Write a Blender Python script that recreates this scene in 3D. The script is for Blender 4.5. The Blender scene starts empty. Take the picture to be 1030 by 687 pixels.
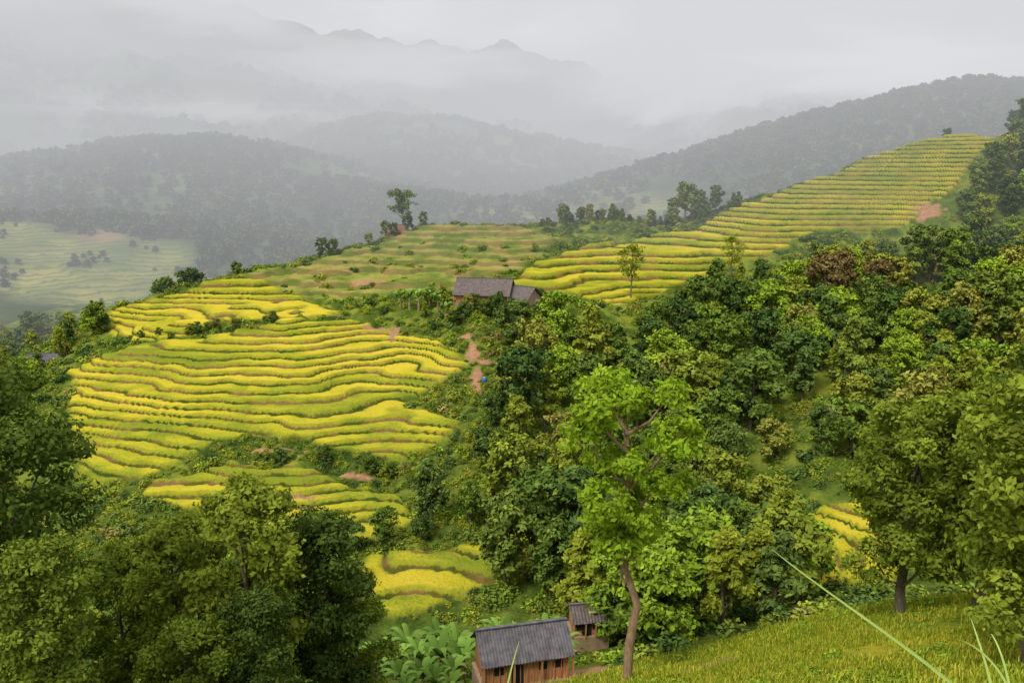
import bpy, bmesh, numpy as np, math, random
from mathutils import Vector, Matrix, noise as mnoise
rng=np.random.default_rng(11)
random.seed(5)
COL=bpy.context.scene.collection

# ---------------------------------------------------------------- noise
def _h(a,b,seed):
    n=(a*374761393+b*668265263+seed*974634777)&0xffffffff
    n=((n^(n>>13))*1274126177)&0xffffffff
    n=n^(n>>16)
    return (n&0xffff)/65535.0
def vn(x,y,seed=0):
    x=np.asarray(x,float);y=np.asarray(y,float)
    xi=np.floor(x).astype(np.int64);yi=np.floor(y).astype(np.int64)
    xf=x-xi;yf=y-yi
    u=xf*xf*xf*(xf*(xf*6-15)+10);v=yf*yf*yf*(yf*(yf*6-15)+10)
    a=_h(xi,yi,seed);b=_h(xi+1,yi,seed);c=_h(xi,yi+1,seed);d=_h(xi+1,yi+1,seed)
    return (a+(b-a)*u+(c-a)*v+(a-b-c+d)*u*v)*2-1
def fbm(x,y,o=4,seed=0):
    r=0;a=.5
    for i in range(o):
        r=r+a*vn(x*2**i+i*17.3,y*2**i-i*9.1,seed+i);a*=.5
    return r
def sstep(a,b,x):
    t=np.clip((x-a)/(b-a),0,1);return t*t*(3-2*t)

# ---------------------------------------------------------------- terrain survey (x east, y north, z height relative to viewpoint)
CT=[(39.4,95,-40.4),(53.2,132,-35.8),(65.5,165,-35.7),(80.3,205,-30.9),(98.4,255,-13.1),(108.9,285,-.8),(145,288,10.4),(161.9,292,10.6),(177.4,305,14),(129.6,255,-2.4),
(92.2,160,-36.6),(126.7,225,-26.6),(81.6,268,-10.7),(73.6,240,-17.8),(56.1,262,-19.1),(45.8,225,-23.7),(35.9,248,-21.3),(28.2,192,-28.8),(16.6,165,-35.7),(33.3,135,-40.7),
(6.2,46,-30.1),(.4,60,-39.3),(-3,172,-27),(-5.2,145,-34),(-7.8,190,-26.3),(7.7,220,-23.7),(9.1,262,-17),(39.7,275,-16.3),(10.1,192,-26.6),(-16.8,120,-40.9),(-19.1,138,-37.5),(-21.6,158,-32.2),
(-26.8,168,-29.3),(-26.4,195,-27),(-30,225,-23.3),(-33.9,255,-19.4),(-31.8,122,-39.1),(-36.4,142,-35.1),(-41.9,165,-29.7),(-46.7,185,-27.7),(-50.3,200,-26.2),(-56,225,-23.9),
(-44.3,115,-41.5),(-50.1,132,-37.6),(-59.1,158,-32.2),(-64,172,-31),(-72,195,-27.3),(-66.1,202,-26.3),(-90.3,190,-30.9),(-85.8,175,-33.7),(-79.6,150,-36),(-68.3,128,-41),(-61,115,-42.8),
(-17.6,105,-46.1),(-31.8,110,-43.9),(-13.3,92,-45.9),(3,97,-45),(38.4,92,-41.5),(36.6,82,-41.4),(26.2,50,-27),(17.5,48,-28.2),(11.5,48,-30.2),(13.9,32,-20.9),(15.7,25,-16.4),(23.5,38,-22.3),
(-12.2,118,-40.6),(-8.3,124,-38.4),(-98,165,-41.7),(-10.5,262,-16.6),(69,268,-13.6),(113,250,-12),
(0,-10,-1),(0,0,-1.7),(2,4,-3.1),(0,12,-9.5),(-20,12,-11),(-40,20,-20),(20,8,-6.5),(0,30,-23),(-20,35,-28),(60,20,-13),
(-33,55,-41),(-15,55,-40),(-40,85,-46),(-10,85,-47),(20,88,-46),(-75,110,-46),(-80,60,-42),(-140,60,-42),(-170,200,-52),(-150,120,-48),
(-110,230,-49),(-130,300,-52),(-60,300,-47),(0,320,-42),(80,340,-34),(160,345,-14),(230,330,0),(230,250,2),(230,150,-18),(200,80,-20),(120,40,-16),(90,90,-36),(150,110,-28),(60,75,-38),(-170,330,-52),(-100,260,-50)]
C=np.array(CT,float);X=C[:,:2]/100;n=len(X)
def U(r2): return 0.5*r2*np.log(r2+1e-9)
A=np.zeros((n+3,n+3));A[:n,:n]=U(((X[:,None]-X[None])**2).sum(-1))+np.eye(n)*1e-4
A[:n,n]=1;A[:n,n+1:]=X;A[n,:n]=1;A[n+1:,:n]=X.T
sol=np.linalg.solve(A,np.r_[C[:,2],0,0,0])
def H(x,y):
    x=np.asarray(x,float)/100;y=np.asarray(y,float)/100
    r=np.full(x.shape,sol[n])+sol[n+1]*x+sol[n+2]*y
    for i in range(n): r=r+sol[i]*U((x-X[i,0])**2+(y-X[i,1])**2)
    return r

POLY=dict(
knoll=[(-80,150),(-71.5,156),(-60,160),(-42,166),(-33.7,168),(-25,165),(-14,158),(-8.7,146),(-12.7,141),(-19,137),(-13.4,131),(-8,126),(-9.6,122),(-12.2,118),(-19.7,119),(-27.4,120),(-41,124),(-44.5,121),(-51,114),(-59,113),(-67,126)],
low=[(-37.5,116),(-25.7,114),(-15.5,110),(-11.3,105),(-18.7,102),(-25.4,103),(-33,107),(-49,108),(-52,114)],
set2=[(-88,186),(-82,191),(-72.4,196),(-65,202),(-57,198),(-42,184),(-34,170),(-44.6,168),(-57.5,171),(-65,163),(-72.6,163),(-83,175)],
ridge=[(-8,189),(6.3,216),(30,248),(55,263),(69.7,275),(92,286),(115,292),(145,297),(164,298),(148,268),(132,255),(119,248),(108,244),(88,243),(74,232),(53,216),(33,199),(24,188),(10,190),(1,188)],
spur=[(-65,203),(-51,226),(-33.6,253),(9,258),(14,240),(3,214),(-8.3,203),(-12,190),(-29.5,186),(-41,188),(-57,199)],
v1=[(-18,97),(-7.8,96),(3,98),(5.4,96),(-4,89),(-8,86),(-12.5,85),(-17,88)],
v2=[(36,96),(43,97),(41,84),(37,75),(32,82)])
def sdist(poly,x,y):
    p=np.array(poly,float);d=np.full(x.shape,1e9);ins=np.zeros(x.shape,bool)
    for i in range(len(p)):
        a=p[i];b=p[(i+1)%len(p)];e=b-a
        wx=x-a[0];wy=y-a[1]
        t=np.clip((wx*e[0]+wy*e[1])/(e@e),0,1)
        d=np.minimum(d,(wx-t*e[0])**2+(wy-t*e[1])**2)
        c=(a[1]>y)!=(b[1]>y)
        if abs(e[1])>1e-9: ins^=c&(x<e[0]*(y-a[1])/e[1]+a[0])
    d=np.sqrt(d);return np.where(ins,-d,d)
ST1=.74;ST2=1.35
S0=32/ST1
def s_of(z): return np.where(z<-28,(z+60)/ST1,S0+(z+28)/ST2)
def z_of(s): return np.where(s<S0,-60+ST1*s,-28+(s-S0)*ST2)
DIRT=[(-5,147,2.2,1.3),(-6,140,1.0,6),(-7,150,1.1,3.5),(-9,156,2.2,1.0),(119,247,4.4,2.4),(53,129,6,2.5),(4.8,58.5,3.0,4.0),(-34,200,5,1.6),(-44,212,6,1.2),(12,47,2.5,1.0),(72,143,5,2),(-26,166,3.5,1.0),(-23,163,1.0,3.5),(1,171,6,2),
(-34,118.5,3.5,.5),(-22,114.5,2.5,.5),(-29,109,3,.45)]
def fields(x,y):
    """returns height, rice mask, spur mask, dirt mask, step coordinate"""
    hb=H(x,y)
    w=sstep(60,100,y)*sstep(-170,-150,x)
    hb=hb+w*(1.3*vn(x/23,y/23,3)+.65*vn(x/9,y/9,4)+.25*vn(x/3.7,y/3.7,5))
    jit=1.2*vn(x/6,y/6,21)+.6*vn(x/2,y/2,22)
    rice=np.zeros_like(x);spur=np.zeros_like(x)
    for k in ('knoll','low','set2','ridge','v1','v2'):
        rice=np.maximum(rice,sstep(.5,-.5,sdist(POLY[k],x,y)+jit))
    spur=sstep(1.5,-1.5,sdist(POLY['spur'],x,y)+jit*1.5)*(1-rice)
    s=s_of(hb)+.3*vn(x/14,y/14,31)+.1*vn(x/4,y/4,32)
    f=s-np.floor(s)
    g=sstep(0,.24,f)
    ht=z_of(np.floor(s)+g*(.97)+.03*f)
    ht=ht+sstep(.10,.2,f)*.22+.09*vn(x/.9,y/.9,41)+.06*vn(x/2.3,y/2.3,42)
    dirt=np.zeros_like(x)
    for a,b,rx,ry in DIRT:
        d=np.sqrt(((x-a)/rx)**2+((y-b)/ry)**2)+.35*vn(x/1.3,y/1.3,51)
        dirt=np.maximum(dirt,sstep(1.15,.75,d))
    rough=hb+w*(.5*vn(x/1.9,y/1.9,61)+.3*vn(x/.9,y/.9,62))*(1-dirt)
    h=rough*(1-rice)+ht*rice
    h=h*(1-.6*spur)+ht*.6*spur
    return h,rice,spur,dirt,s
def ground(x,y):
    return float(fields(np.array([float(x)]),np.array([float(y)]))[0][0])

# ---------------------------------------------------------------- mesh helper
def mk_mesh(name,V,Q,mats=(),mi=None,smooth=True,attrs=None,tris=False):
    me=bpy.data.meshes.new(name)
    V=np.asarray(V,np.float32);Q=np.asarray(Q,np.int32);k=Q.shape[1]
    me.vertices.add(len(V));me.vertices.foreach_set('co',V.ravel())
    me.loops.add(Q.size);me.loops.foreach_set('vertex_index',Q.ravel())
    me.polygons.add(len(Q));me.polygons.foreach_set('loop_start',np.arange(0,Q.size,k,dtype=np.int32))
    me.polygons.foreach_set('loop_total',np.full(len(Q),k,np.int32))
    for m in mats: me.materials.append(m)
    if mi is not None: me.polygons.foreach_set('material_index',np.asarray(mi,np.int32))
    me.polygons.foreach_set('use_smooth',np.full(len(Q),smooth) if not hasattr(smooth,'__len__') else smooth)
    me.update(calc_edges=True)
    for kk,(typ,dat) in (attrs or {}).items():
        a=me.attributes.new(kk,typ,'POINT')
        if typ=='FLOAT': a.data.foreach_set('value',np.asarray(dat,np.float32))
        else: a.data.foreach_set('vector',np.asarray(dat,np.float32).ravel())
    me.validate(verbose=False)
    return me
def mk_obj(name,me,loc=(0,0,0),parent=None,rot=0,sc=None):
    o=bpy.data.objects.new(name,me);COL.objects.link(o);o.location=loc;o.rotation_euler=(0,0,rot)
    if sc is not None: o.scale=sc if hasattr(sc,'__len__') else (sc,)*3
    if parent: o.parent=parent
    return o
def grid_faces(nx,ny):
    i=(np.arange(ny-1)[:,None]*nx+np.arange(nx-1)[None]).ravel()
    return np.c_[i,i+1,i+nx+1,i+nx]

# ---------------------------------------------------------------- materials
class NB:
    def __init__(s,name):
        s.m=bpy.data.materials.new(name);s.m.use_nodes=True;s.t=s.m.node_tree;s.t.nodes.clear()
        s.out=s.n('ShaderNodeOutputMaterial')
    def n(s,t,**k):
        x=s.t.nodes.new(t)
        for a,b in k.items(): setattr(x,a,b)
        return x
    def l(s,a,b): s.t.links.new(a,b)
    def math(s,op,a,b=None,c=None,clamp=False):
        x=s.n('ShaderNodeMath',operation=op);x.use_clamp=clamp
        for i,v in enumerate((a,b,c)):
            if v is None: continue
            if hasattr(v,'is_output'): s.l(v,x.inputs[i])
            else: x.inputs[i].default_value=v
        return x.outputs[0]
    def noise(s,scale,detail=3,vec=None,rough=.55,col=False):
        x=s.n('ShaderNodeTexNoise');x.inputs['Scale'].default_value=scale;x.inputs['Detail'].default_value=detail;x.inputs['Roughness'].default_value=rough
        if vec is not None: s.l(vec,x.inputs['Vector'])
        return x.outputs['Color' if col else 'Fac']
    def ramp(s,fac,stops,interp='LINEAR'):
        x=s.n('ShaderNodeValToRGB');r=x.color_ramp;r.interpolation=interp
        while len(r.elements)<len(stops): r.elements.new(.5)
        for e,(p,c) in zip(r.elements,stops): e.position=p;e.color=(*c,1)
        s.l(fac,x.inputs[0]);return x.outputs[0]
    def mix(s,f,a,b,mode='MIX'):
        x=s.n('ShaderNodeMix',data_type='RGBA',blend_type=mode)
        for i,v in ((0,f),(6,a),(7,b)):
            if hasattr(v,'is_output'): s.l(v,x.inputs[i])
            elif i==0: x.inputs[0].default_value=v
            else: x.inputs[i].default_value=(*v,1)
        return x.outputs[2]
    def attr(s,name,o='Fac'):
        x=s.n('ShaderNodeAttribute');x.attribute_name=name;return x.outputs[o]
    def pos(s): return s.n('ShaderNodeNewGeometry').outputs['Position']
    def maprange(s,v,a,b,c=0,d=1):
        x=s.n('ShaderNodeMapRange');x.interpolation_type='SMOOTHSTEP';s.l(v,x.inputs[0])
        for i,q in enumerate((a,b,c,d)): x.inputs[i+1].default_value=q
        return x.outputs[0]
    def bsdf(s,col,rough=.8,spec=.2,bump=None,bs=.3,bd=.1):
        p=s.n('ShaderNodeBsdfPrincipled')
        if hasattr(col,'is_output'): s.l(col,p.inputs['Base Color'])
        else: p.inputs['Base Color'].default_value=(*col,1)
        p.inputs['Roughness'].default_value=rough;p.inputs['Specular IOR Level'].default_value=spec
        if bump is not None:
            b=s.n('ShaderNodeBump');b.inputs['Strength'].default_value=bs;b.inputs['Distance'].default_value=bd
            s.l(bump,b.inputs['Height']);s.l(b.outputs[0],p.inputs['Normal'])
        return p
    def diffuse(s,col,bump=None,bs=.3,bd=.1):
        p=s.n('ShaderNodeBsdfDiffuse');s.l(col,p.inputs['Color'])
        if bump is not None:
            b=s.n('ShaderNodeBump');b.inputs['Strength'].default_value=bs;b.inputs['Distance'].default_value=bd
            s.l(bump,b.inputs['Height']);s.l(b.outputs[0],p.inputs['Normal'])
        return p
    def fin(s,sh): s.l(sh.outputs[0] if hasattr(sh,'outputs') else sh,s.out.inputs[0]);return s.m

def mat_terrain():
    b=NB('hillside');P=b.pos()
    s=b.attr('step');f=b.math('FRACT',s)
    rice=b.attr('rice');spur=b.attr('spur');dirt=b.attr('dirt');near=b.attr('near')
    tone=b.attr('tone');m1=b.attr('m1')
    nf=b.noise(1.6,3,P,.75)
    nfc=b.math('SUBTRACT',nf,.5)
    t=b.math('ADD',tone,b.math('MULTIPLY',nfc,.55))
    rc=b.ramp(t,[(.28,(.18,.22,.022)),(.40,(.31,.31,.024)),(.54,(.44,.375,.028)),(.74,(.54,.42,.04))])
    rc=b.mix(b.math('MULTIPLY',b.math('ADD',nfc,-.02,clamp=True),2.4,clamp=True),rc,(.22,.20,.016))
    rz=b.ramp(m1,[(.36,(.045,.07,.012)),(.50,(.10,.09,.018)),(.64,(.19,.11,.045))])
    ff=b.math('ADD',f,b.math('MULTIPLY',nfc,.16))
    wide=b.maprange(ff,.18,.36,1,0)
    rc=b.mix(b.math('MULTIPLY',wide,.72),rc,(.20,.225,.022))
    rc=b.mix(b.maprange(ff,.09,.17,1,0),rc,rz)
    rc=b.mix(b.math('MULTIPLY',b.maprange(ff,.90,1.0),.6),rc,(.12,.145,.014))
    mm=b.math('ADD',m1,b.math('MULTIPLY',nfc,.5))
    wc=b.ramp(mm,[(.3,(.04,.065,.012)),(.5,(.09,.13,.02)),(.7,(.18,.21,.03))])
    sc=b.ramp(mm,[(.3,(.12,.16,.03)),(.5,(.21,.23,.045)),(.68,(.29,.25,.07))])
    sr=b.ramp(m1,[(.4,(.10,.12,.03)),(.64,(.19,.13,.055))])
    sc=b.mix(b.math('MULTIPLY',wide,.85),sc,sr)
    gc=b.ramp(mm,[(.3,(.10,.14,.015)),(.5,(.20,.24,.02)),(.68,(.32,.29,.03))])
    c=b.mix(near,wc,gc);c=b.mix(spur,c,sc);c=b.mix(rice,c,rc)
    dc=b.ramp(nf,[(.3,(.26,.125,.065)),(.7,(.42,.25,.15))])
    c=b.mix(dirt,c,dc)
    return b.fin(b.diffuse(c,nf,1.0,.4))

def mat_far():
    b=NB('distant_slope');P=b.pos()
    c=b.ramp(b.noise(.012,5,P,.65),[(.35,(.03,.052,.022)),(.5,(.055,.08,.03)),(.62,(.10,.13,.045)),(.72,(.14,.15,.06))])
    z=b.n('ShaderNodeSeparateXYZ');b.l(P,z.inputs[0])
    tl=b.noise(.03,4,P,.6)
    st=b.math('FRACT',b.math('ADD',b.math('MULTIPLY',z.outputs[2],.7),b.math('MULTIPLY',tl,6.0)))
    tl=b.ramp(tl,[(.35,(.11,.145,.05)),(.5,(.20,.22,.06)),(.65,(.36,.33,.09))])
    tc=b.mix(b.math('MULTIPLY',b.maprange(st,.2,.45,1,0),.65),tl,(.09,.115,.04))
    tm=b.attr('terr')
    c=b.mix(tm,c,tc)
    rd=b.attr('red');c=b.mix(rd,c,(.32,.19,.12))
    return b.fin(b.diffuse(c))

def mat_leaf(name,stops,trans=0.0,tr_gain=1.4,hi=(.24,.27,.03)):
    b=NB(name)
    oi=b.n('ShaderNodeObjectInfo')
    t=b.attr('tint')
    c=b.ramp(oi.outputs['Random'],stops)
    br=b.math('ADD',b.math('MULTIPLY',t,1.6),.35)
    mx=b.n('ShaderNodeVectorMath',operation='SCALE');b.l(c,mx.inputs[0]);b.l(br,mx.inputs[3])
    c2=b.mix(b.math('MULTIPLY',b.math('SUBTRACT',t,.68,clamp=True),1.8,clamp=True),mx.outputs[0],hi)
    p=b.diffuse(c2)
    if trans<=0: return b.fin(p)
    tr=b.n('ShaderNodeBsdfTranslucent')
    tv=b.n('ShaderNodeVectorMath',operation='MULTIPLY');b.l(c2,tv.inputs[0]);tv.inputs[1].default_value=(tr_gain*1.1,tr_gain*1.25,tr_gain*.5)
    b.l(tv.outputs[0],tr.inputs[0])
    ms=b.n('ShaderNodeMixShader');ms.inputs[0].default_value=trans;b.l(p.outputs[0],ms.inputs[1]);b.l(tr.outputs[0],ms.inputs[2])
    return b.fin(ms)
def mat_simple(name,a,c,scale=3,rough=.85,bs=.4,stretch=None):
    b=NB(name);tc=b.n('ShaderNodeTexCoord').outputs['Object']
    if stretch:
        vm=b.n('ShaderNodeVectorMath',operation='MULTIPLY');b.l(tc,vm.inputs[0]);vm.inputs[1].default_value=stretch;tc=vm.outputs[0]
    nn=b.noise(scale,5,tc,.65)
    return b.fin(b.bsdf(b.ramp(nn,[(.3,a),(.7,c)]),rough,.2,nn,bs,.05))

M_TER=mat_terrain();M_FAR=mat_far()
GREENS=[(0,(.042,.078,.02)),(.2,(.065,.11,.024)),(.4,(.105,.16,.022)),(.6,(.075,.12,.03)),(.8,(.16,.20,.024)),(.92,(.215,.235,.03)),(1,(.19,.16,.05))]
M_LEAF=mat_leaf('broad_leaves',GREENS)
M_LEAFB=mat_leaf('bright_leaves',[(0,(.15,.23,.022)),(1,(.20,.28,.024))],hi=(.34,.37,.035))
M_LEAFT=mat_leaf('tall_tree_leaves',[(0,(.19,.28,.022)),(1,(.21,.30,.022))],.3,hi=(.36,.41,.04))
M_LEAFD=mat_leaf('dark_leaves',[(0,(.055,.085,.017)),(.5,(.085,.125,.02)),(1,(.13,.165,.022))],.2)
M_LEAFN=mat_leaf('foreground_leaves',[(0,(.10,.145,.02)),(.5,(.14,.18,.022)),(1,(.17,.205,.024))],.2,hi=(.30,.32,.035))
M_LEAFR=mat_leaf('russet_leaves',[(0,(.12,.085,.035)),(1,(.15,.115,.04))],hi=(.20,.16,.06))
M_LEAFY=mat_leaf('olive_leaves',[(0,(.17,.20,.024)),(1,(.22,.25,.027))],.12,hi=(.32,.34,.04))
M_LEAFF=mat_leaf('far_leaves',[(0,(.03,.055,.022)),(.5,(.055,.085,.03)),(1,(.095,.125,.035))])
M_GRASS=mat_leaf('grass_blades',[(0,(.14,.20,.016)),(.5,(.24,.28,.022)),(1,(.38,.34,.04))])
M_BANANA=mat_leaf('banana_leaves',[(0,(.11,.20,.035)),(1,(.17,.27,.05))],.2,1.3)
M_BARK=mat_simple('bark',(.06,.042,.028),(.22,.18,.13),4,.9,.8,(3,3,.6))
M_BARKR=mat_simple('reddish_bark',(.15,.085,.05),(.38,.26,.16),3,.9,.8,(3,3,.6))

# ---------------------------------------------------------------- near terrain
xs=np.arange(-172,232,.55);ys=np.r_[np.arange(-12,95,.6),np.arange(95,300,.34),np.arange(300,345,.8)]
XX,YY=np.meshgrid(xs,ys);x=XX.ravel();y=YY.ravel()
h,rice,spur,dirt,s=fields(x,y)
near=sstep(58,50,y)*sstep(-2,8,x)
fl=np.floor(s)
tone=.5+.22*vn(x*.05+fl*3.37,y*.05-fl*5.1,201)+.16*fbm(x/30,y/30,3,202)+.12*vn(x/3,y/3,203)-.10*sstep(124,112,y)*(x<20)
m1=.5+.45*fbm(x/4,y/4,4,204)
me=mk_mesh('hillside_terrain',np.c_[x,y,h],grid_faces(len(xs),len(ys)),[M_TER],attrs=dict(rice=('FLOAT',rice),spur=('FLOAT',spur),dirt=('FLOAT',dirt),step=('FLOAT',s),near=('FLOAT',near),tone=('FLOAT',tone),m1=('FLOAT',m1)))
mk_obj('hillside_terrain',me)

# ---------------------------------------------------------------- distant hills
RID=dict(
h1=(.26,[(-900,690,20),(-620,690,5),(-411,700,2),(-360,700,12),(-303,700,22),(-245,690,25),(-192,660,8),(-138,620,-6),(-76,580,-17),(27,520,-26)]),
h2=(.25,[(-420,1000,-5),(-302,1000,3),(-198,1000,38),(-130,1000,56),(-85,1000,54),(-17,980,38),(49,960,28),(128,900,0)]),
h3=(.33,[(70,620,-14),(112,600,4),(166,600,9),(210,610,20),(240,620,40),(286,620,49),(318,620,56),(353,620,53),(432,620,60),(800,640,80)]),
m1=(.42,[(-2200,1500,300),(-1357,1500,290),(-860,1500,260),(-691,1500,270),(-524,1500,270),(-240,1600,245),(-122,1700,215),(10,1800,240),(90,1800,200),(212,1800,125)]),
m2=(.34,[(0,1400,20),(71,1400,46),(165,1400,73),(290,1400,93),(385,1400,84),(520,1400,167),(900,1400,240),(2200,1400,260)]),
sub=(.17,[(-420,430,-20),(-254,430,-26),(-209,440,-29),(-162,420,-34),(-117,380,-41)]))
def farF(x,y):
    base=-56+10*fbm(x/140,y/140,3,71)
    r=base.copy()
    ny=fbm(x/90,y/90,5,72);nb=fbm(x/260,y/260,4,73)
    for k,(sl,pl) in RID.items():
        p=np.array(pl,float);best=np.full(x.shape,-1e9)
        for i in range(len(p)-1):
            a=p[i];b=p[i+1];e=b[:2]-a[:2]
            t=np.clip(((x-a[0])*e[0]+(y-a[1])*e[1])/(e@e),0,1)
            d=np.sqrt((x-a[0]-t*e[0])**2+(y-a[1]-t*e[1])**2)
            zc=a[2]+t*(b[2]-a[2])
            best=np.maximum(best,zc-sl*(np.sqrt(d*d+400)-20))
        dd=np.clip((y-350)/700,0.15,2.2)
        am=sstep(-60,0,best)
        best=best+am*dd*(12*ny)
        if k[0]=='m': best=best+am*(60*nb+26*fbm(x/70,y/70,4,74))
        m=np.maximum(r,best);k2=8.0
        r=m+k2*np.log(np.exp((r-m)/k2)+np.exp((best-m)/k2))*.6
    return r
def farH(x,y):
    cx=np.clip(x,-168,228);cy=np.clip(y,-8,340)
    d=np.sqrt((x-cx)**2+(y-cy)**2)
    f=farF(x,y);nh=H(cx,cy)
    return nh+(f-nh)*sstep(0,110,d)-5.0*sstep(4,-12,sdist([(-172,-12),(232,-12),(232,344),(-172,344)],x,y))
gx=np.sinh(np.linspace(-4.1,4.1,420))*80
gy=np.r_[np.arange(-300,250,16),np.arange(250,1100,5),np.arange(1100,2200,14),np.arange(2200,4600,80)]
XX,YY=np.meshgrid(gx,gy);x=XX.ravel();y=YY.ravel();h=farH(x,y)
TLEFT=[(-300,345),(-310,410),(-215,428),(-160,415),(-120,370),(-130,335)]
terr=sstep(12,-12,sdist(TLEFT,x,y)+30*fbm(x/35,y/35,3,81))*.9
terr=np.maximum(terr,sstep(10,-10,sdist([(-30,520),(40,470),(90,480),(60,600),(-60,640)],x,y)+22*fbm(x/30,y/30,3,82))*.45)
red=sstep(1.2,.7,np.sqrt(((x+200)/11)**2+((y-420)/7)**2)+.5*vn(x/7,y/7,83))*.7
me=mk_mesh('distant_hills',np.c_[x,y,h],grid_faces(len(gx),len(gy)),[M_FAR],attrs=dict(terr=('FLOAT',terr),red=('FLOAT',red)))
mk_obj('distant_hills',me)

# ---------------------------------------------------------------- trees
def tube(pts,rad,seg=6):
    pts=np.array(pts,float);V=[];Q=[]
    for i,p in enumerate(pts):
        d=pts[min(i+1,len(pts)-1)]-pts[max(i-1,0)];d/=np.linalg.norm(d)+1e-9
        a=np.cross(d,[.3,.9,.1]);a/=np.linalg.norm(a)+1e-9;b=np.cross(d,a)
        for k in range(seg):
            t=2*math.pi*k/seg;V.append(p+rad[i]*(math.cos(t)*a+math.sin(t)*b))
    for i in range(len(pts)-1):
        for k in range(seg): Q.append([i*seg+k,i*seg+(k+1)%seg,(i+1)*seg+(k+1)%seg,(i+1)*seg+k])
    return np.array(V),np.array(Q)
def leaves(centers,outs,size,r,tints,asp=.55):
    N=len(centers)
    nrm=outs*.7+np.array([0,0,.55])+r.normal(size=(N,3))*.6
    nrm/=np.linalg.norm(nrm,axis=1)[:,None]
    t=np.cross(nrm,r.normal(size=(N,3)));t/=np.linalg.norm(t,axis=1)[:,None]+1e-9
    b=np.cross(nrm,t);s=size*r.uniform(.6,1.25,N)[:,None]
    V=np.empty((N,4,3));V[:,0]=centers-t*s;V[:,1]=centers+b*s*asp;V[:,2]=centers+t*s+nrm*s*-.2;V[:,3]=centers-b*s*asp
    return V.reshape(-1,3),np.arange(N*4).reshape(N,4),np.repeat(tints,4)
def make_tree(name,seed,height,crown,blobs,nleaf,lsize,leafmat,bark=M_BARK,trunk_r=.22,shape='round',lean=0.0,base_frac=.35,nsub=18,sig=.2,limb_show=1.0,bscale=1.0):
    r=np.random.default_rng(seed)
    top=np.array([lean*height,lean*.3*height,height*.82])
    tp=[np.array([0,0,-1.0])];
    for i in range(1,7):
        f=i/6;tp.append(np.array([top[0]*f**1.3+r.normal()*.12*height*.06*i/2,top[1]*f+r.normal()*.01*height,top[2]*f]))
    V,Q=tube(tp,[trunk_r*1.35*(1-.8*i/6) for i in range(7)],7);Vs=[V];Qs=[Q];off=len(V)
    cz0=height*base_frac
    B=[]
    for i in range(blobs):
        f=(i+.5)/blobs
        z=cz0+(height-cz0)*f
        if shape=='round': R=crown*math.sqrt(max(.05,1-(2*f-.85)**2/1.45))
        elif shape=='cone': R=crown*(1.02-f*.95)
        elif shape=='umbrella': R=crown*(.45+.75*f if f<.75 else 1.1-(f-.75)*2)
        else: R=crown*(.55+.45*math.sin(f*7+seed))*(1.1-.5*f)
        a=i*2.39996+r.uniform(-.4,.4);rr=R*r.uniform(.35,.78)
        cx=top[0]*(z/height)+math.cos(a)*rr;cy=top[1]*(z/height)+math.sin(a)*rr
        br=crown*r.uniform(.30,.46)*(1 if shape!='cone' else (1.1-f*.6))*bscale
        br=min(br,height*.22)
        B.append((cx,cy,min(z,height-br*.6),br))
    B.append((top[0],top[1],height-crown*.3,crown*.34*bscale))
    for (cx,cy,cz,br) in B:
        hz=max(cz-br*1.2-np.hypot(cx-top[0],cy)*.5,height*.16);f=min(hz/(height*.82),1)
        st=np.array([top[0]*f**1.3,top[1]*f,hz]);en=np.array([cx,cy,cz+br*.2])
        mid=(st+en)/2+np.array([0,0,-.06*height])*r.uniform(-.3,1)
        V,Q=tube([st,mid,en],[trunk_r*.42*limb_show,trunk_r*.28*limb_show,trunk_r*.08],5);Vs.append(V);Qs.append(Q+off);off+=len(V)
    nw=sum(len(q) for q in Qs)
    per=nleaf//len(B);cs=[];os_=[];ts=[]
    for (cx,cy,cz,br) in B:
        c=np.array([cx,cy,cz])
        d=r.normal(size=(nsub,3));d[:,2]=d[:,2]*.8+.25;d/=np.linalg.norm(d,axis=1)[:,None]
        sc=c+d*br*r.uniform(.55,1.05,(nsub,1))*np.array([1,1,.78])
        st=r.uniform(.15,.85,nsub)
        k=r.integers(0,nsub,per)
        p=sc[k]+r.normal(size=(per,3))*br*sig*np.array([1.15,1.15,.75])
        o=p-c;o/=np.linalg.norm(o,axis=1)[:,None]+1e-9
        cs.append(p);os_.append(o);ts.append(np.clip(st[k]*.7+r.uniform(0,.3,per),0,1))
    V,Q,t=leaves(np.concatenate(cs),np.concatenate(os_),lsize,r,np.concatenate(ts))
    Vs.append(V);Qs.append(Q+off)
    Vall=np.concatenate(Vs);Qall=np.concatenate(Qs)
    tint=np.r_[np.full(off,.5),t]
    mi=np.r_[np.zeros(nw,int),np.ones(len(Q),int)]
    return mk_mesh(name,Vall,Qall,[bark,leafmat],mi,True,dict(tint=('FLOAT',tint)))
T={}
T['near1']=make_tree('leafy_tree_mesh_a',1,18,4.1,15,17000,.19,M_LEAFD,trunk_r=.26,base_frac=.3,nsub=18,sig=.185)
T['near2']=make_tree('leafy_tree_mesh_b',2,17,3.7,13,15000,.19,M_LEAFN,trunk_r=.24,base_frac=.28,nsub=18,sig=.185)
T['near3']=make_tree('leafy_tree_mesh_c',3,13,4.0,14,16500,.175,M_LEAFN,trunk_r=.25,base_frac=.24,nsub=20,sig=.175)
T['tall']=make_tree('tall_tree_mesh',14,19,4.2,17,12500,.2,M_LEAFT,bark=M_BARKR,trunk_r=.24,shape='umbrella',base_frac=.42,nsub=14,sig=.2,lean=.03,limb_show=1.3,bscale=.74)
T['edge']=make_tree('edge_tree_mesh',5,22,5.2,18,24000,.18,M_LEAFD,trunk_r=.3,base_frac=.25,nsub=24,sig=.18)
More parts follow.
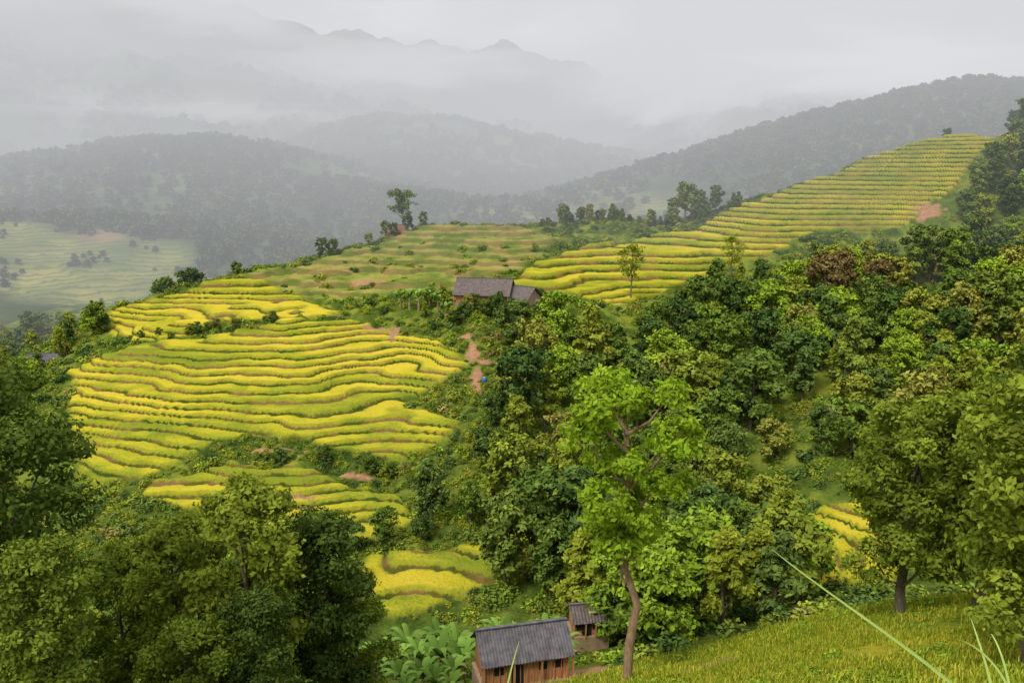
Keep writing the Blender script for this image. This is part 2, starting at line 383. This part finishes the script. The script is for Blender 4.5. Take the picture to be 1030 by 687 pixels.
for i in range(5):
    T['mid%d'%i]=make_tree('forest_tree_mesh_%d'%i,20+i,[9,11,8,10,12][i],[3.6,3.8,3.9,3.2,3.8][i],[10,12,9,11,13][i],4000,.33,M_LEAF,trunk_r=.17,base_frac=[.25,.3,.15,.25,.35][i],nsub=11,sig=.19,shape=['round','round','round','cone','umbrella'][i])
T['bright']=make_tree('bright_tree_mesh',31,10,3.8,11,4500,.33,M_LEAFB,trunk_r=.18,base_frac=.2,nsub=14)
T['russet']=make_tree('russet_tree_mesh',32,12,4.2,12,4600,.32,M_LEAFR,trunk_r=.2,base_frac=.3,nsub=14)
T['olive']=make_tree('olive_tree_mesh',33,10,3.2,11,4000,.32,M_LEAFY,trunk_r=.16,base_frac=.3,nsub=12,sig=.17,shape='cone')
T['sparse']=make_tree('sparse_tree_mesh',34,13,5.5,9,2300,.34,M_LEAF,trunk_r=.25,base_frac=.45,nsub=8,sig=.2,shape='umbrella',limb_show=1.3)
T['feather']=make_tree('feathery_tree_mesh',35,11,3.3,9,1500,.26,M_LEAFY,trunk_r=.14,base_frac=.4,nsub=8,sig=.28,shape='umbrella',limb_show=1.2)
T['far']=make_tree('far_tree_mesh',36,7.5,5.2,7,300,.9,M_LEAFF,trunk_r=.2,base_frac=.05,nsub=8)
T['far2']=make_tree('far_tree_mesh_b',37,8.5,4.6,7,300,.9,M_LEAFF,trunk_r=.2,base_frac=.05,nsub=8)
def make_shrub(name,seed,R,nl,ls,mat):
    r=np.random.default_rng(seed);ns=26
    d=r.normal(size=(ns,3));d[:,2]=abs(d[:,2]);d/=np.linalg.norm(d,axis=1)[:,None]
    sc=d*R*r.uniform(.4,1,(ns,1))*np.array([1,1,.8]);st=r.uniform(.1,.9,ns);k=r.integers(0,ns,nl)
    p=sc[k]+r.normal(size=(nl,3))*R*.2;o=p/(np.linalg.norm(p,axis=1)[:,None]+1e-9)
    V,Q,t=leaves(p,o,ls,r,np.clip(st[k]*.7+r.uniform(0,.3,nl),0,1))
    return mk_mesh(name,V,Q,[mat],None,True,dict(tint=('FLOAT',t)))
def make_banana(name,seed):
    r=np.random.default_rng(seed);Vs=[];Qs=[];off=0;ts=[]
    V,Q=tube([(0,0,-.4),(.03,0,1.0),(.05,.02,2.2)],[.2,.16,.1],7);Vs.append(V);Qs.append(Q);off+=len(V);nw=len(Q);ts.append(np.full(len(V),.5))
    for i in range(10):
        a=i*2.4+r.uniform(-.3,.3);L=r.uniform(1.9,2.8);up=r.uniform(.7,1.5);W=r.uniform(.18,.28);n=9
        rows=[]
        for j in range(n):
            f=j/(n-1);rad=L*f*(.75);z=2.1+up*math.sin(f*2.3)*1.15-f*f*.7
            w=W*math.sin(min(1,f*1.15+.08)*math.pi)**.6 if f>.1 and f<.9 else .04
            c=np.array([math.cos(a)*rad,math.sin(a)*rad,z]);sd=np.array([-math.sin(a),math.cos(a),0])
            rows+=[c+sd*w+[0,0,-w*.45],c,c-sd*w+[0,0,-w*.45]]
        for j in range(n-1):
            for k in range(2): Qs.append(np.array([[off+j*3+k,off+j*3+k+1,off+j*3+k+4,off+j*3+k+3]]))
        Vs.append(np.array(rows));off+=len(rows);ts.append(np.full(len(rows),r.uniform(.15,.7)))
    Q=np.concatenate(Qs);mi=np.ones(len(Q),int);mi[:nw]=0
    return mk_mesh(name,np.concatenate(Vs),Q,[M_BARKR,M_BANANA],mi,True,dict(tint=('FLOAT',np.concatenate(ts))))
T['banana']=make_banana('banana_plant_mesh',1);T['banana2']=make_banana('banana_plant_mesh_b',2)

def plant(name,kind,x,y,s=1.0,dz=-.2,sx=None):
    z=ground(x,y)+dz
    sc=(s,s,s) if sx is None else (sx,sx,s)
    return mk_obj(name,T[kind],(x,y,z),rot=random.uniform(0,6.28),sc=sc)

FG=[('edge',-25.5,38.5,1.0),('edge',-31,46,.9),('near1',-20.5,34,.66),('near2',-26,52,.9),
('near2',-20.8,49,.98),('near2',-15.8,47,1.06),('near1',-12.3,50,.88),('near2',-10.6,53,.7),('near1',-25,58,.8),('near1',-18.3,55,.8),('near1',-14.0,43,.58),('near3',-17.5,42,.7),
('near3',23.3,47,1.0),('near3',26.5,45,1.05),('near3',19.5,29,.86),('near1',24,36,.8),('near2',30,42,.9),('near3',22,33.5,.82)]
for k,a,b,s_ in FG: plant('broadleaf_tree',k,a,b,s_)
plant('tall_tree','tall',6.9,46.5,1.0)
KEY=[('bright',8.5,158,1.1),('bright',27,145,1.25),('bright',12,66,.9),('sparse',-32.5,256,1.0),('feather',27,192,1.1),('feather',54,210,1),('russet',70,190,1.3),('russet',76,197,1.2),('russet',86,200,1.0),('russet',3,100,.6),
('olive',33,138,1.15),('olive',40,168,1.1),('feather',3,104,.85),('bright',10,72,.9),('olive',60,150,.9)]
for k,a,b,s_ in KEY: plant('broadleaf_tree' if k!='russet' else 'russet_tree',k,a,b,s_)
for a,b,s_ in [(-51,230,.62),(-48.5,232,.55),(-37,252,.55),(-34,248,.45),(-30,249,.5),(-26,254,.45),(-41,246,.4),(-66,204,.4)]: plant('round_tree','mid0',a,b,s_)

FOR=[(-7,108),(-5,140),(3,160),(14,168),(24,176),(50,205),(74,220),(108,232),(124,236),(142,252),(156,262),(175,275),(200,290),(230,290),(230,70),(75,62),(50,70),(46,80),(48,106),(28,114),(20,104),(8,104)]
VAL=[(-36,86),(-20,100),(-10,104),(8,106),(30,112),(33,82),(34,64),(26,62),(12,66),(6,72),(-2,78),(-22,76),(-44,72)]
pts=[]
def scatter(poly,dmin,tries,f=None):
    p=np.array(poly);a0,b0=p.min(0);a1,b1=p.max(0)
    cand=np.c_[rng.uniform(a0,a1,tries),rng.uniform(b0,b1,tries)]
    ok=sdist(poly,cand[:,0],cand[:,1])<-.5;cand=cand[ok]
    for q in ('knoll','low','set2','ridge','v1','v2'): cand=cand[sdist(POLY[q],cand[:,0],cand[:,1])>1.5]
    out=[]
    for c in cand:
        if f and not f(c): continue
        dm=dmin*random.uniform(.8,1.25)
        if all((c[0]-o[0])**2+(c[1]-o[1])**2>dm*dm for o in pts): pts.append(tuple(c));out.append(tuple(c))
    return out
def clear(c):
    if abs(c[0])>c[1]*.66+8: return False
    if .38<c[0]/c[1]<.50 and c[1]<84: return False
    for a,b,rx,ry in [(56,130,15,7),(38,121,12,6),(60,112,12,6),(-3,172,9,6),(-5,142,5,11),(72,143,10,5),(37,88,6,18),(20,118,7,4),(30,155,8,4),(95,180,9,5)]:
        if ((c[0]-a)/rx)**2+((c[1]-b)/ry)**2<1: return False
    return True
fr=scatter(FOR,5.4,9000,clear)
kinds=['mid0','mid1','mid2','mid3','mid4','mid0','mid1','mid2','bright','olive']
for (a,b) in fr:
    k=random.choice(kinds);s_=random.choice([.6,.75,.9,1.0,1.15,1.3])*random.uniform(.9,1.1)
    if b>150 and a<25: s_*=.65
    if sdist(POLY['ridge'],np.array([a]),np.array([b]))[0]<14: s_=min(s_,.6)
    plant('forest_tree',k,a,b,s_,-.4)
vr=scatter(VAL,4.4,3000,lambda c: not(((c[0]+8)/12)**2+((c[1]-79)/10)**2<1) and not(.37<c[0]/c[1]<.52))
for (a,b) in vr:
    s_=random.uniform(.7,1.25)
    if a<-2: s_*=.62
    plant('forest_tree',random.choice(kinds),a,b,s_,-.4)
for i in range(46):
    a=random.uniform(8,74);b=265+a*.16+random.uniform(-3,7)
    plant('crest_tree',random.choice(['mid0','mid2','mid3','mid1']),a,b,random.uniform(.25,.55)*(1.0 if a<50 else 1.3))
for a,b,s_ in [(56,279,1.05),(61,281,.8),(67,284,.8),(52,278,.7),(150,303,.5),(172,302,.8),(180,304,1.0),(168,289,.9),(178,284,1.1),(160,274,1.0),(153,266,.9),(166,262,1.1),(177,268,1.2),(132,246,.9),(138,249,1.0),(126,240,.8),(144,254,.9),(6,226,.3)]: plant('crest_tree',random.choice(['mid1','mid0','mid4']),a,b,s_)
for i in range(90):
    a=random.uniform(-165,-80);b=random.uniform(212,275)
    plant('valley_tree',random.choice(kinds),a,b,random.uniform(.6,1.1))
for i in range(30):
    a=random.uniform(-108,-84);b=random.uniform(120,178)
    plant('valley_tree',random.choice(kinds),a,b,random.uniform(.35,.8))
for i in range(16):
    t=random.random();plant('hedge_tree','mid2',-78+t*34,163+random.uniform(-2,2)+t*3,random.uniform(.18,.3))
for i in range(14):
    t=random.random();plant('hedge_tree',random.choice(['mid2','mid0','bright']),-38+t*26,117-t*2+random.uniform(-1,1),random.uniform(.15,.35))
for i in range(30):
    a=random.uniform(-22,14);b=random.uniform(162,166) if a>-12 else random.uniform(166,180)
    plant('garden_tree',random.choice(kinds),a,b,random.uniform(.3,.5) if a>-12 else random.uniform(.35,.65))
for a,b,s_ in [(-4,64,1.3),(-6,65,1.4),(-2.5,66,1.2),(-8,67,1.3),(0,68,1.3),(2,66,1.2),(-10,66,1.3),(-5,70,1.3),(-1,72,1.3),(4,64,1.1),(-12,69,1.2),(3,70,1.2),(-21,173,1.3),(-19,172,1.5),(-17,174,1.4),(-23,175,1.3),(-15,171,1.3),(-13,165,1.1),(16,170,1.2),(6,168,1.2),(-4.6,61.5,1.0),(-7,61,1.1),(-9,62,1.1),(-5.8,58.5,.9),(-8,57.5,.9),(-4.4,57,.8),(-9.5,72,1.3),(-6.8,74,1.2),(-11.5,64,1.2)]:
    plant('banana_plant',random.choice(['banana','banana2']),a,b,s_)

# ---------------------------------------------------------------- instanced masses (undergrowth, grass, far woods)
def instancer(name,P,S,child):
    P=np.asarray(P,float);N=len(P);a=rng.uniform(0,6.28,N)
    V=np.empty((N,4,3));
    for k in range(4):
        t=a+k*math.pi/2
        V[:,k,0]=P[:,0]+np.cos(t)*S*.7071;V[:,k,1]=P[:,1]+np.sin(t)*S*.7071;V[:,k,2]=P[:,2]
    me=mk_mesh(name,V.reshape(-1,3),np.arange(N*4).reshape(N,4),[],smooth=False)
    o=mk_obj(name,me);o.instance_type='FACES';o.use_instance_faces_scale=True;o.instance_faces_scale=1.0
    o.show_instancer_for_render=False;o.show_instancer_for_viewport=False
    c=mk_obj(child.name.replace('_mesh',''),child,parent=o)
    return o
SH=[make_shrub('shrub_mesh_a',51,1.0,300,.2,M_LEAF),make_shrub('shrub_mesh_b',52,1.0,280,.2,M_LEAFB),make_shrub('shrub_mesh_c',53,1.0,300,.18,M_LEAFY)]
def wild(N,x0,x1,y0,y1,cond):
    a=rng.uniform(x0,x1,N);b=rng.uniform(y0,y1,N)
    ok=(abs(a)<b*.68+10);a=a[ok];b=b[ok]
    h,ri,sp,di,s=fields(a,b)
    ok=(ri<.05)&(di<.2)&cond(a,b,sp);return a[ok],b[ok],h[ok]
for i,N in enumerate((11000,5000,4500)):
    a,b,h=wild(N,-120,200,58,300,lambda a,b,sp:(rng.random(len(a))>sp*.93)&~((abs(a-.6)<6)&(abs(b-57)<6)))
    dens=vn(a/11,b/11,90+i);ok=dens>-.35
    ok&=(sdist(FOR,a,b)>-4)|(rng.random(len(a))<.6)|(b<135)
    a=a[ok];b=b[ok];h=h[ok]
    instancer('undergrowth',np.c_[a,b,h-.1],rng.uniform(.4,1.4,len(a))*(1.1 if i==0 else .9),SH[i])
for i,N in enumerate((3500,2500)):
    a,b,h=wild(N,-62,0,84,165,lambda a,b,sp:sp<.3);instancer('bank_bushes',np.c_[a,b,h-.05],rng.uniform(.2,.75,len(a)),SH[i*2])
a=rng.uniform(-40,-9,900);b=rng.uniform(34,62,900);h=fields(a,b)[0]
instancer('understory_bushes',np.c_[a,b,h],rng.uniform(.8,1.7,len(a)),SH[0])
a=rng.uniform(-9,2,160);b=rng.uniform(50,64,160);ok=~((abs(a-.6)<5)&(abs(b-57)<5));a=a[ok];b=b[ok];h=fields(a,b)[0]
instancer('garden_bushes',np.c_[a,b,h],rng.uniform(.3,.8,len(a)),SH[1])
def make_tuft(name,seed,nb,hgt,wd=.014):
    r=np.random.default_rng(seed);V=[];Q=[];t=[]
    for i in range(nb):
        a=r.uniform(0,6.28);p=np.array([r.normal()*.28,r.normal()*.28,-.05]);d=np.array([math.cos(a),math.sin(a),0]);sd=np.array([-d[1],d[0],0])*wd
        hh=hgt*r.uniform(.5,1.2);l=r.uniform(.1,.5)*hh
        m=p+d*l*.35+[0,0,hh*.6];e=p+d*l+[0,0,hh*r.uniform(.8,1)]
        k=len(V);V+=[p-sd,p+sd,m+sd,m-sd,e+sd*.2,e-sd*.2];Q+=[[k,k+1,k+2,k+3],[k+3,k+2,k+4,k+5]];t+=[r.uniform(.2,.8)]*6
    return mk_mesh(name,np.array(V),np.array(Q),[M_GRASS],None,True,dict(tint=('FLOAT',np.array(t))))
TF=[make_tuft('grass_tuft_mesh_a',1,60,.2),make_tuft('grass_tuft_mesh_b',2,50,.3)]
for i,N in enumerate((7000,2200)):
    a=rng.uniform(2,42,N);b=rng.uniform(20,56,N);h,_,_,di,_=fields(a,b);ok=(di<.4)&(a<b*.66+1)&(vn(a/3,b/3,120+i)>-.4);
    instancer('slope_grass',np.c_[a,b,h][ok],rng.uniform(.6,1.3,ok.sum()),TF[i])
a=rng.uniform(6,36,500);b=rng.uniform(26,56,500);ok=vn(a/5,b/5,130)>-.1;a=a[ok];b=b[ok];h=fields(a,b)[0];instancer('slope_weeds',np.c_[a,b,h],rng.uniform(.15,.45,len(a)),SH[1])
def farpts(N,x0,x1,y0,y1,th,seed):
    a=rng.uniform(x0,x1,N);b=rng.uniform(y0,y1,N);ok=(abs(a)<b*.68+25);a=a[ok];b=b[ok]
    h=farH(a,b);m=fbm(a/70,b/70,4,seed)
    tm=sdist(TLEFT,a,b)+30*fbm(a/35,b/35,3,81)
    ins=(a>-172)&(a<232)&(b<345)
    ok=(m>th)&(tm>2)&~ins;return np.c_[a,b,h-1.0][ok]
p=farpts(14000,-560,560,340,820,-.16,101);instancer('distant_forest',p,rng.uniform(.4,1.0,len(p)),T['far'])
p=farpts(9000,-560,560,340,820,-.1,103);instancer('distant_forest',p,rng.uniform(.4,.95,len(p)),T['far2'])
p=farpts(8000,-760,760,820,1250,-.1,105);instancer('distant_forest',p,rng.uniform(.7,1.3,len(p)),T['far'])
a=rng.uniform(-330,-110,800);b=rng.uniform(335,430,800);ok=fbm(a/22,b/22,3,140)>.26;a=a[ok];b=b[ok];p=np.c_[a,b,farH(a,b)-.5];instancer('field_trees',p,rng.uniform(.2,.5,len(p)),T['far'])
a=rng.uniform(100,440,420);b=608+rng.normal(size=420)*14;p=np.c_[a,b,farH(a,b)-.5];instancer('ridge_woods',p,rng.uniform(.5,1.1,420),T['far'])

# ---------------------------------------------------------------- buildings
def boxm(name,sx,sy,sz,mat,loc,parent,rot=(0,0,0),bev=.01):
    v=np.array([(x,y,z) for x in(-.5,.5) for y in(-.5,.5) for z in(-.5,.5)])*[sx,sy,sz]
    me=mk_mesh(name,v,[[0,1,3,2],[4,6,7,5],[0,4,5,1],[2,3,7,6],[0,2,6,4],[1,5,7,3]],[mat],smooth=False)
    o=bpy.data.objects.new(name,me);COL.objects.link(o);o.location=loc;o.rotation_euler=rot;o.parent=parent
    return o
M_ROOF=mat_simple('fibre_cement_roof',(.055,.05,.06),(.16,.15,.165),1.6,.75,.5)
M_ROOF2=mat_simple('weathered_tile_roof',(.07,.055,.055),(.17,.14,.13),2.5,.85,.6)
M_ROOF3=mat_simple('rusty_roof',(.12,.06,.04),(.25,.13,.09),2.5,.85,.6)
M_WOOD=mat_simple('plank_wood',(.24,.10,.045),(.50,.25,.12),2.5,.8,.5,(4,4,.4))
M_DARK=mat_simple('dark_opening',(.01,.01,.01),(.02,.018,.015),2)
M_WALLB=mat_simple('mud_wall',(.22,.15,.09),(.36,.26,.17),2)
def roof_slope(name,L,run,drop,mat,parent,side,pitchn=34,amp=.045,thick=.04):
    nx=pitchn*4+1;nr=7;V=[]
    xsr=np.linspace(-L/2,L/2,nx)
    for layer in (0,1):
        for j in range(nr):
            f=j/(nr-1)
            for i,xx in enumerate(xsr):
                wob=.03*math.sin(i*.13+j*1.7)
                V.append((xx,side*(run*f),-drop*f+amp*math.sin(i*math.pi/2)+wob*.6-layer*thick+(.025 if (j%2) else 0)))
    Q=[]
    o=nx*nr
    for j in range(nr-1):
        for i in range(nx-1):
            a=j*nx+i
            Q.append([a,a+1,a+nx+1,a+nx]);Q.append([o+a+1,o+a,o+a+nx,o+a+nx+1])
    for i in range(nx-1):
        a=(nr-1)*nx+i;Q.append([a,a+1,o+a+1,o+a])
    for j in range(nr-1):
        for a in (j*nx,j*nx+nx-1): Q.append([a,a+nx,o+a+nx,o+a])
    me=mk_mesh(name,np.array(V),np.array(Q),[mat],smooth=False)
    ob=bpy.data.objects.new(name,me);COL.objects.link(ob);ob.parent=parent;return ob
def house(name,x,y,z,rot,L,W,wall,rise,roofmat,wallmat,over=.6,corr=30,plank=True,plinth=1.6):
    e=bpy.data.objects.new(name,None);COL.objects.link(e);e.location=(x,y,z);e.rotation_euler=(0,0,rot)
    run=W/2+over;drop=rise*run/(W/2)
    for sd in(-1,1):
        r=roof_slope('roof_front' if sd<0 else 'roof_back',L+over*1.6,run,drop,roofmat,e,sd,corr);r.location=(0,0,wall+rise+.06)
    boxm('ridge_cap',L+over*1.6,.28,.09,roofmat,(0,0,wall+rise+.12),e)
    t=.1
    boxm('wall_front',L,t,wall,wallmat,(0,-W/2,wall/2),e);boxm('wall_back',L,t,wall,wallmat,(0,W/2,wall/2),e)
    boxm('wall_left',t,W-2*t,wall,wallmat,(-L/2+t/2,0,wall/2),e);boxm('wall_right',t,W-2*t,wall,wallmat,(L/2-t/2,0,wall/2),e)
    for sx in(-1,1):
        v=[(sx*(L/2-.05),-W/2,wall),(sx*(L/2-.05),W/2,wall),(sx*(L/2-.05),0,wall+rise-.02)]
        me=mk_mesh('gable',np.array(v),np.array([[0,1,2]]),[wallmat],smooth=False);g=bpy.data.objects.new('gable',me);COL.objects.link(g);g.parent=e
    boxm('door',.9,.06,min(1.9,wall-.2),M_DARK,(-L*.12,-W/2-.06,min(1.9,wall-.2)/2),e)
    for wx in(-L*.34,L*.2,L*.38): boxm('window',.7,.05,.6,M_DARK,(wx,-W/2-.06,wall*.55),e)
    if plank:
        k=int(L/.5)
        for i in range(k+1): boxm('batten_%d'%i,.06,.05,wall,wallmat,(-L/2+i*L/k,-W/2-.085,wall/2),e)
        k=int(W/.5)
        for i in range(k+1): boxm('side_batten_%d'%i,.05,.06,wall,wallmat,(-L/2-.03,-W/2+.05+i*(W-.1)/k,wall/2),e)
    for px in(-L/2-.3,-L/6,L/6,L/2+.3): boxm('post',.12,.12,wall-.05,M_WOOD,(px,-W/2-over*.75,wall/2-.2),e)
    boxm('plinth',L+.6,W+.6,plinth,M_WALLB,(0,0,-plinth/2),e)
    return e
house('wooden_hut',.7,57.9,-36.75,math.radians(14),6.2,3.3,2.3,1.35,M_ROOF,M_WOOD,.5,30,plinth=2.6)
hz=H(np.array([-5.]),np.array([172.]))[0]
house('farm_house',-5.5,172,hz+.4,math.radians(-12),10.5,6,2.4,2.4,M_ROOF2,M_WOOD,.8,26)
house('farm_house',1.5,170,hz-.4,math.radians(-38),7,5,2.2,2.1,M_ROOF2,M_WALLB,.7,20)
house('hilltop_house',-33.5,252,float(H(np.array([-33.5]),np.array([252.]))[0])-.3,.1,5,4,1.8,1.6,M_ROOF3,M_WOOD,.6,16)
house('field_hut',6.9,72,ground(6.9,72)+2.1,.15,2.8,2.4,1.6,.8,M_ROOF2,M_WOOD,.4,12,False,plinth=3)
house('valley_house',-96,171,ground(-96,171)-.4,.3,5,4,1.8,1.4,M_ROOF,M_WOOD,.6,16)
def water_tank(x,y):
    e=bpy.data.objects.new('water_tank',None);COL.objects.link(e);z=ground(x,y);e.location=(x,y,z);e.scale=(.8,.8,.8)
    mb=mat_simple('blue_plastic',(.03,.10,.35),(.05,.14,.42),2,.4,.1);mw=mat_simple('white_plastic',(.6,.62,.65),(.75,.76,.78),2,.4,.1)
    V,Q=tube([(0,0,0),(0,0,.05),(0,0,.6),(0,0,.62),(0,0,1.2),(0,0,1.35),(0,0,1.42)],[.02,.55,.55,.58,.55,.35,.02],16);me=mk_mesh('barrel',V,Q,[mb]);o=bpy.data.objects.new('barrel',me);COL.objects.link(o);o.parent=e
    V,Q=tube([(0,0,1.4),(0,0,1.42),(0,0,1.5),(0,0,1.52)],[.01,.22,.22,.01],12);me=mk_mesh('lid',V,Q,[mw]);o=bpy.data.objects.new('lid',me);COL.objects.link(o);o.parent=e
water_tank(-4.6,139)

M_REED=mat_simple('reed_leaf',(.30,.42,.10),(.42,.52,.16),3,.5,.1)
def reed(name,pts_,w):
    pts_=np.array(pts_,float)
    n=24;V=[];tt=np.linspace(0,1,n)
    P=[]
    for t in tt:
        q=pts_.copy()
        while len(q)>1: q=q[:-1]*(1-t)+q[1:]*t
        P.append(q[0])
    P=np.array(P)
    for i in range(n):
        d=P[min(i+1,n-1)]-P[max(i-1,0)];d/=np.linalg.norm(d);sd=np.cross(d,[0,1,.3]);sd/=np.linalg.norm(sd)
        ww=w*(1-tt[i])**.6+.0012
        V+=[P[i]-sd*ww,P[i]+np.array([0,.25*ww,-.3*ww]),P[i]+sd*ww]
    Q=[]
    for i in range(n-1):
        for j in range(2): Q.append([i*3+j,i*3+j+1,i*3+j+4,i*3+j+3])
    mk_obj(name,mk_mesh(name,np.array(V),np.array(Q),[M_REED]))
reed('reed_stalk',[(2.9,3.9,-3.3),(2.5,4.0,-2.65),(2.0,4.3,-2.5),(1.5,4.6,-2.15)],.013)
reed('reed_stalk',[(2.6,3.9,-3.3),(2.5,3.9,-2.7),(2.45,4.0,-2.5),(2.4,4.1,-2.3)],.009)
reed('reed_stalk',[(2.7,3.9,-3.3),(2.65,3.9,-2.6),(2.45,4.0,-2.4),(2.33,4.1,-2.42)],.008)
reed('reed_stalk',[(2.75,4.0,-3.3),(2.62,4.0,-2.7),(2.6,4.1,-2.5),(2.58,4.2,-2.45)],.008)
reed('reed_stalk',[(-.1,4.2,-3.3),(-.05,4.2,-2.8),(0,4.3,-2.7),(.04,4.3,-2.55)],.006)

# ---------------------------------------------------------------- mist and cloud volumes, self-glowing in place of scattered daylight
def vol_mat(name,sig,col):
    b=NB(name)
    ab=b.n('ShaderNodeVolumeAbsorption');ab.inputs['Color'].default_value=(0,0,0,1);ab.inputs['Density'].default_value=sig
    em=b.n('ShaderNodeEmission');em.inputs['Color'].default_value=(*col,1);em.inputs['Strength'].default_value=sig  # added glow stands in for daylight scattered inside the mist
    b.m.cycles.homogeneous_volume=True
    ad=b.n('ShaderNodeAddShader');b.l(ab.outputs[0],ad.inputs[0]);b.l(em.outputs[0],ad.inputs[1]);b.l(ad.outputs[0],b.out.inputs['Volume'])
    return b.m
def vol_box(name,x0,x1,y0,y1,z0,z1,sig,col):
    v=np.array([(a,b,c) for a in(x0,x1) for b in(y0,y1) for c in(z0,z1)],float)
    return mk_obj(name,mk_mesh(name,v,[[0,1,3,2],[4,6,7,5],[0,4,5,1],[2,3,7,6],[0,2,6,4],[1,5,7,3]],[vol_mat(name+'_mat',sig,col)],smooth=False))
vol_box('mountain_mist',-3400,3400,210,4300,-118,190,1/500,(.63,.64,.665))
def cloud(name,c,r3,sig,seed,col=(.94,.94,.95),shells=3):
    e=bpy.data.objects.new(name,None);COL.objects.link(e);e.location=c
    m=vol_mat(name+'_mat',sig/shells,col)
    for k in range(shells):
        bm=bmesh.new();bmesh.ops.create_icosphere(bm,subdivisions=5,radius=1.0)
        sc=1.0-.2*k
        for v in bm.verts:
            d=v.co.normalized()
            q=d*2.0+Vector((seed*7.1,k*.35,seed*3.3))
            nz=mnoise.fractal(q,.8,2.1,5)
            rr=sc*(1+.7*nz)
            v.co=Vector((d.x*r3[0]*rr,d.y*r3[1]*rr,d.z*r3[2]*rr))
        me=bpy.data.meshes.new(name);bm.to_mesh(me);bm.free();me.materials.append(m)
        o=bpy.data.objects.new('puff_%d'%k,me);COL.objects.link(o);o.parent=e
CL=[((-650,1250,285),(420,160,80),1/150),((-370,1220,215),(170,110,34),1/75),((-150,1230,140),(190,110,30),1/90),((320,1150,165),(220,160,115),1/55),((600,1150,190),(300,180,100),1/75),((20,1250,285),(300,170,80),1/90),
((330,700,82),(140,45,26),1/45),((-420,1000,60),(200,90,22),1/160)]
for i,(c,r3,sg) in enumerate(CL): cloud('low_cloud',c,r3,sg,i+1)

# ---------------------------------------------------------------- sky and sun
wd=bpy.data.worlds.new("World");bpy.context.scene.world=wd;wd.use_nodes=True;nt=wd.node_tree;nt.nodes.clear()
out=nt.nodes.new('ShaderNodeOutputWorld')
sky=nt.nodes.new('ShaderNodeTexSky');sky.sky_type='NISHITA';sky.sun_disc=False;sky.sun_elevation=math.radians(52);sky.sun_rotation=math.radians(215)
b1=nt.nodes.new('ShaderNodeBackground');b1.inputs[1].default_value=.1;nt.links.new(sky.outputs[0],b1.inputs[0])
tc=nt.nodes.new('ShaderNodeTexCoord');nz=nt.nodes.new('ShaderNodeTexNoise');nz.inputs['Scale'].default_value=3.0;nz.inputs['Detail'].default_value=4
mp=nt.nodes.new('ShaderNodeMapping');mp.inputs['Scale'].default_value=(1,1,3.5);nt.links.new(tc.outputs['Generated'],mp.inputs[0]);nt.links.new(mp.outputs[0],nz.inputs['Vector'])
rp=nt.nodes.new('ShaderNodeValToRGB');rp.color_ramp.elements[0].position=.35;rp.color_ramp.elements[0].color=(.62,.62,.64,1);rp.color_ramp.elements[1].position=.65;rp.color_ramp.elements[1].color=(1,.995,.985,1)
nt.links.new(nz.outputs['Fac'],rp.inputs[0])
b2=nt.nodes.new('ShaderNodeBackground');b2.inputs[1].default_value=1.65;nt.links.new(rp.outputs[0],b2.inputs[0])
mx=nt.nodes.new('ShaderNodeMixShader');mx.inputs[0].default_value=.9;nt.links.new(b1.outputs[0],mx.inputs[1]);nt.links.new(b2.outputs[0],mx.inputs[2]);nt.links.new(mx.outputs[0],out.inputs[0])
wd.cycles.sampling_method='MANUAL';wd.cycles.sample_map_resolution=256
sl=bpy.data.lights.new('sun','SUN');sl.energy=2.9;sl.angle=math.radians(14);sl.color=(1,.94,.80)
so=bpy.data.objects.new('sun',sl);COL.objects.link(so)
az=math.radians(215);el=math.radians(52)
d=Vector((math.sin(az)*math.cos(el),math.cos(az)*math.cos(el),math.sin(el)))
so.rotation_euler=d.to_track_quat('Z','Y').to_euler()
cam=bpy.data.cameras.new("camera");co=bpy.data.objects.new("camera",cam);COL.objects.link(co)
cam.lens=30.06;cam.clip_end=9000;cam.clip_start=.1;co.rotation_euler=(math.radians(78.6),0,0)
bpy.context.scene.camera=co
bpy.context.scene.view_settings.view_transform='Standard'
bpy.context.scene.view_settings.look='None'
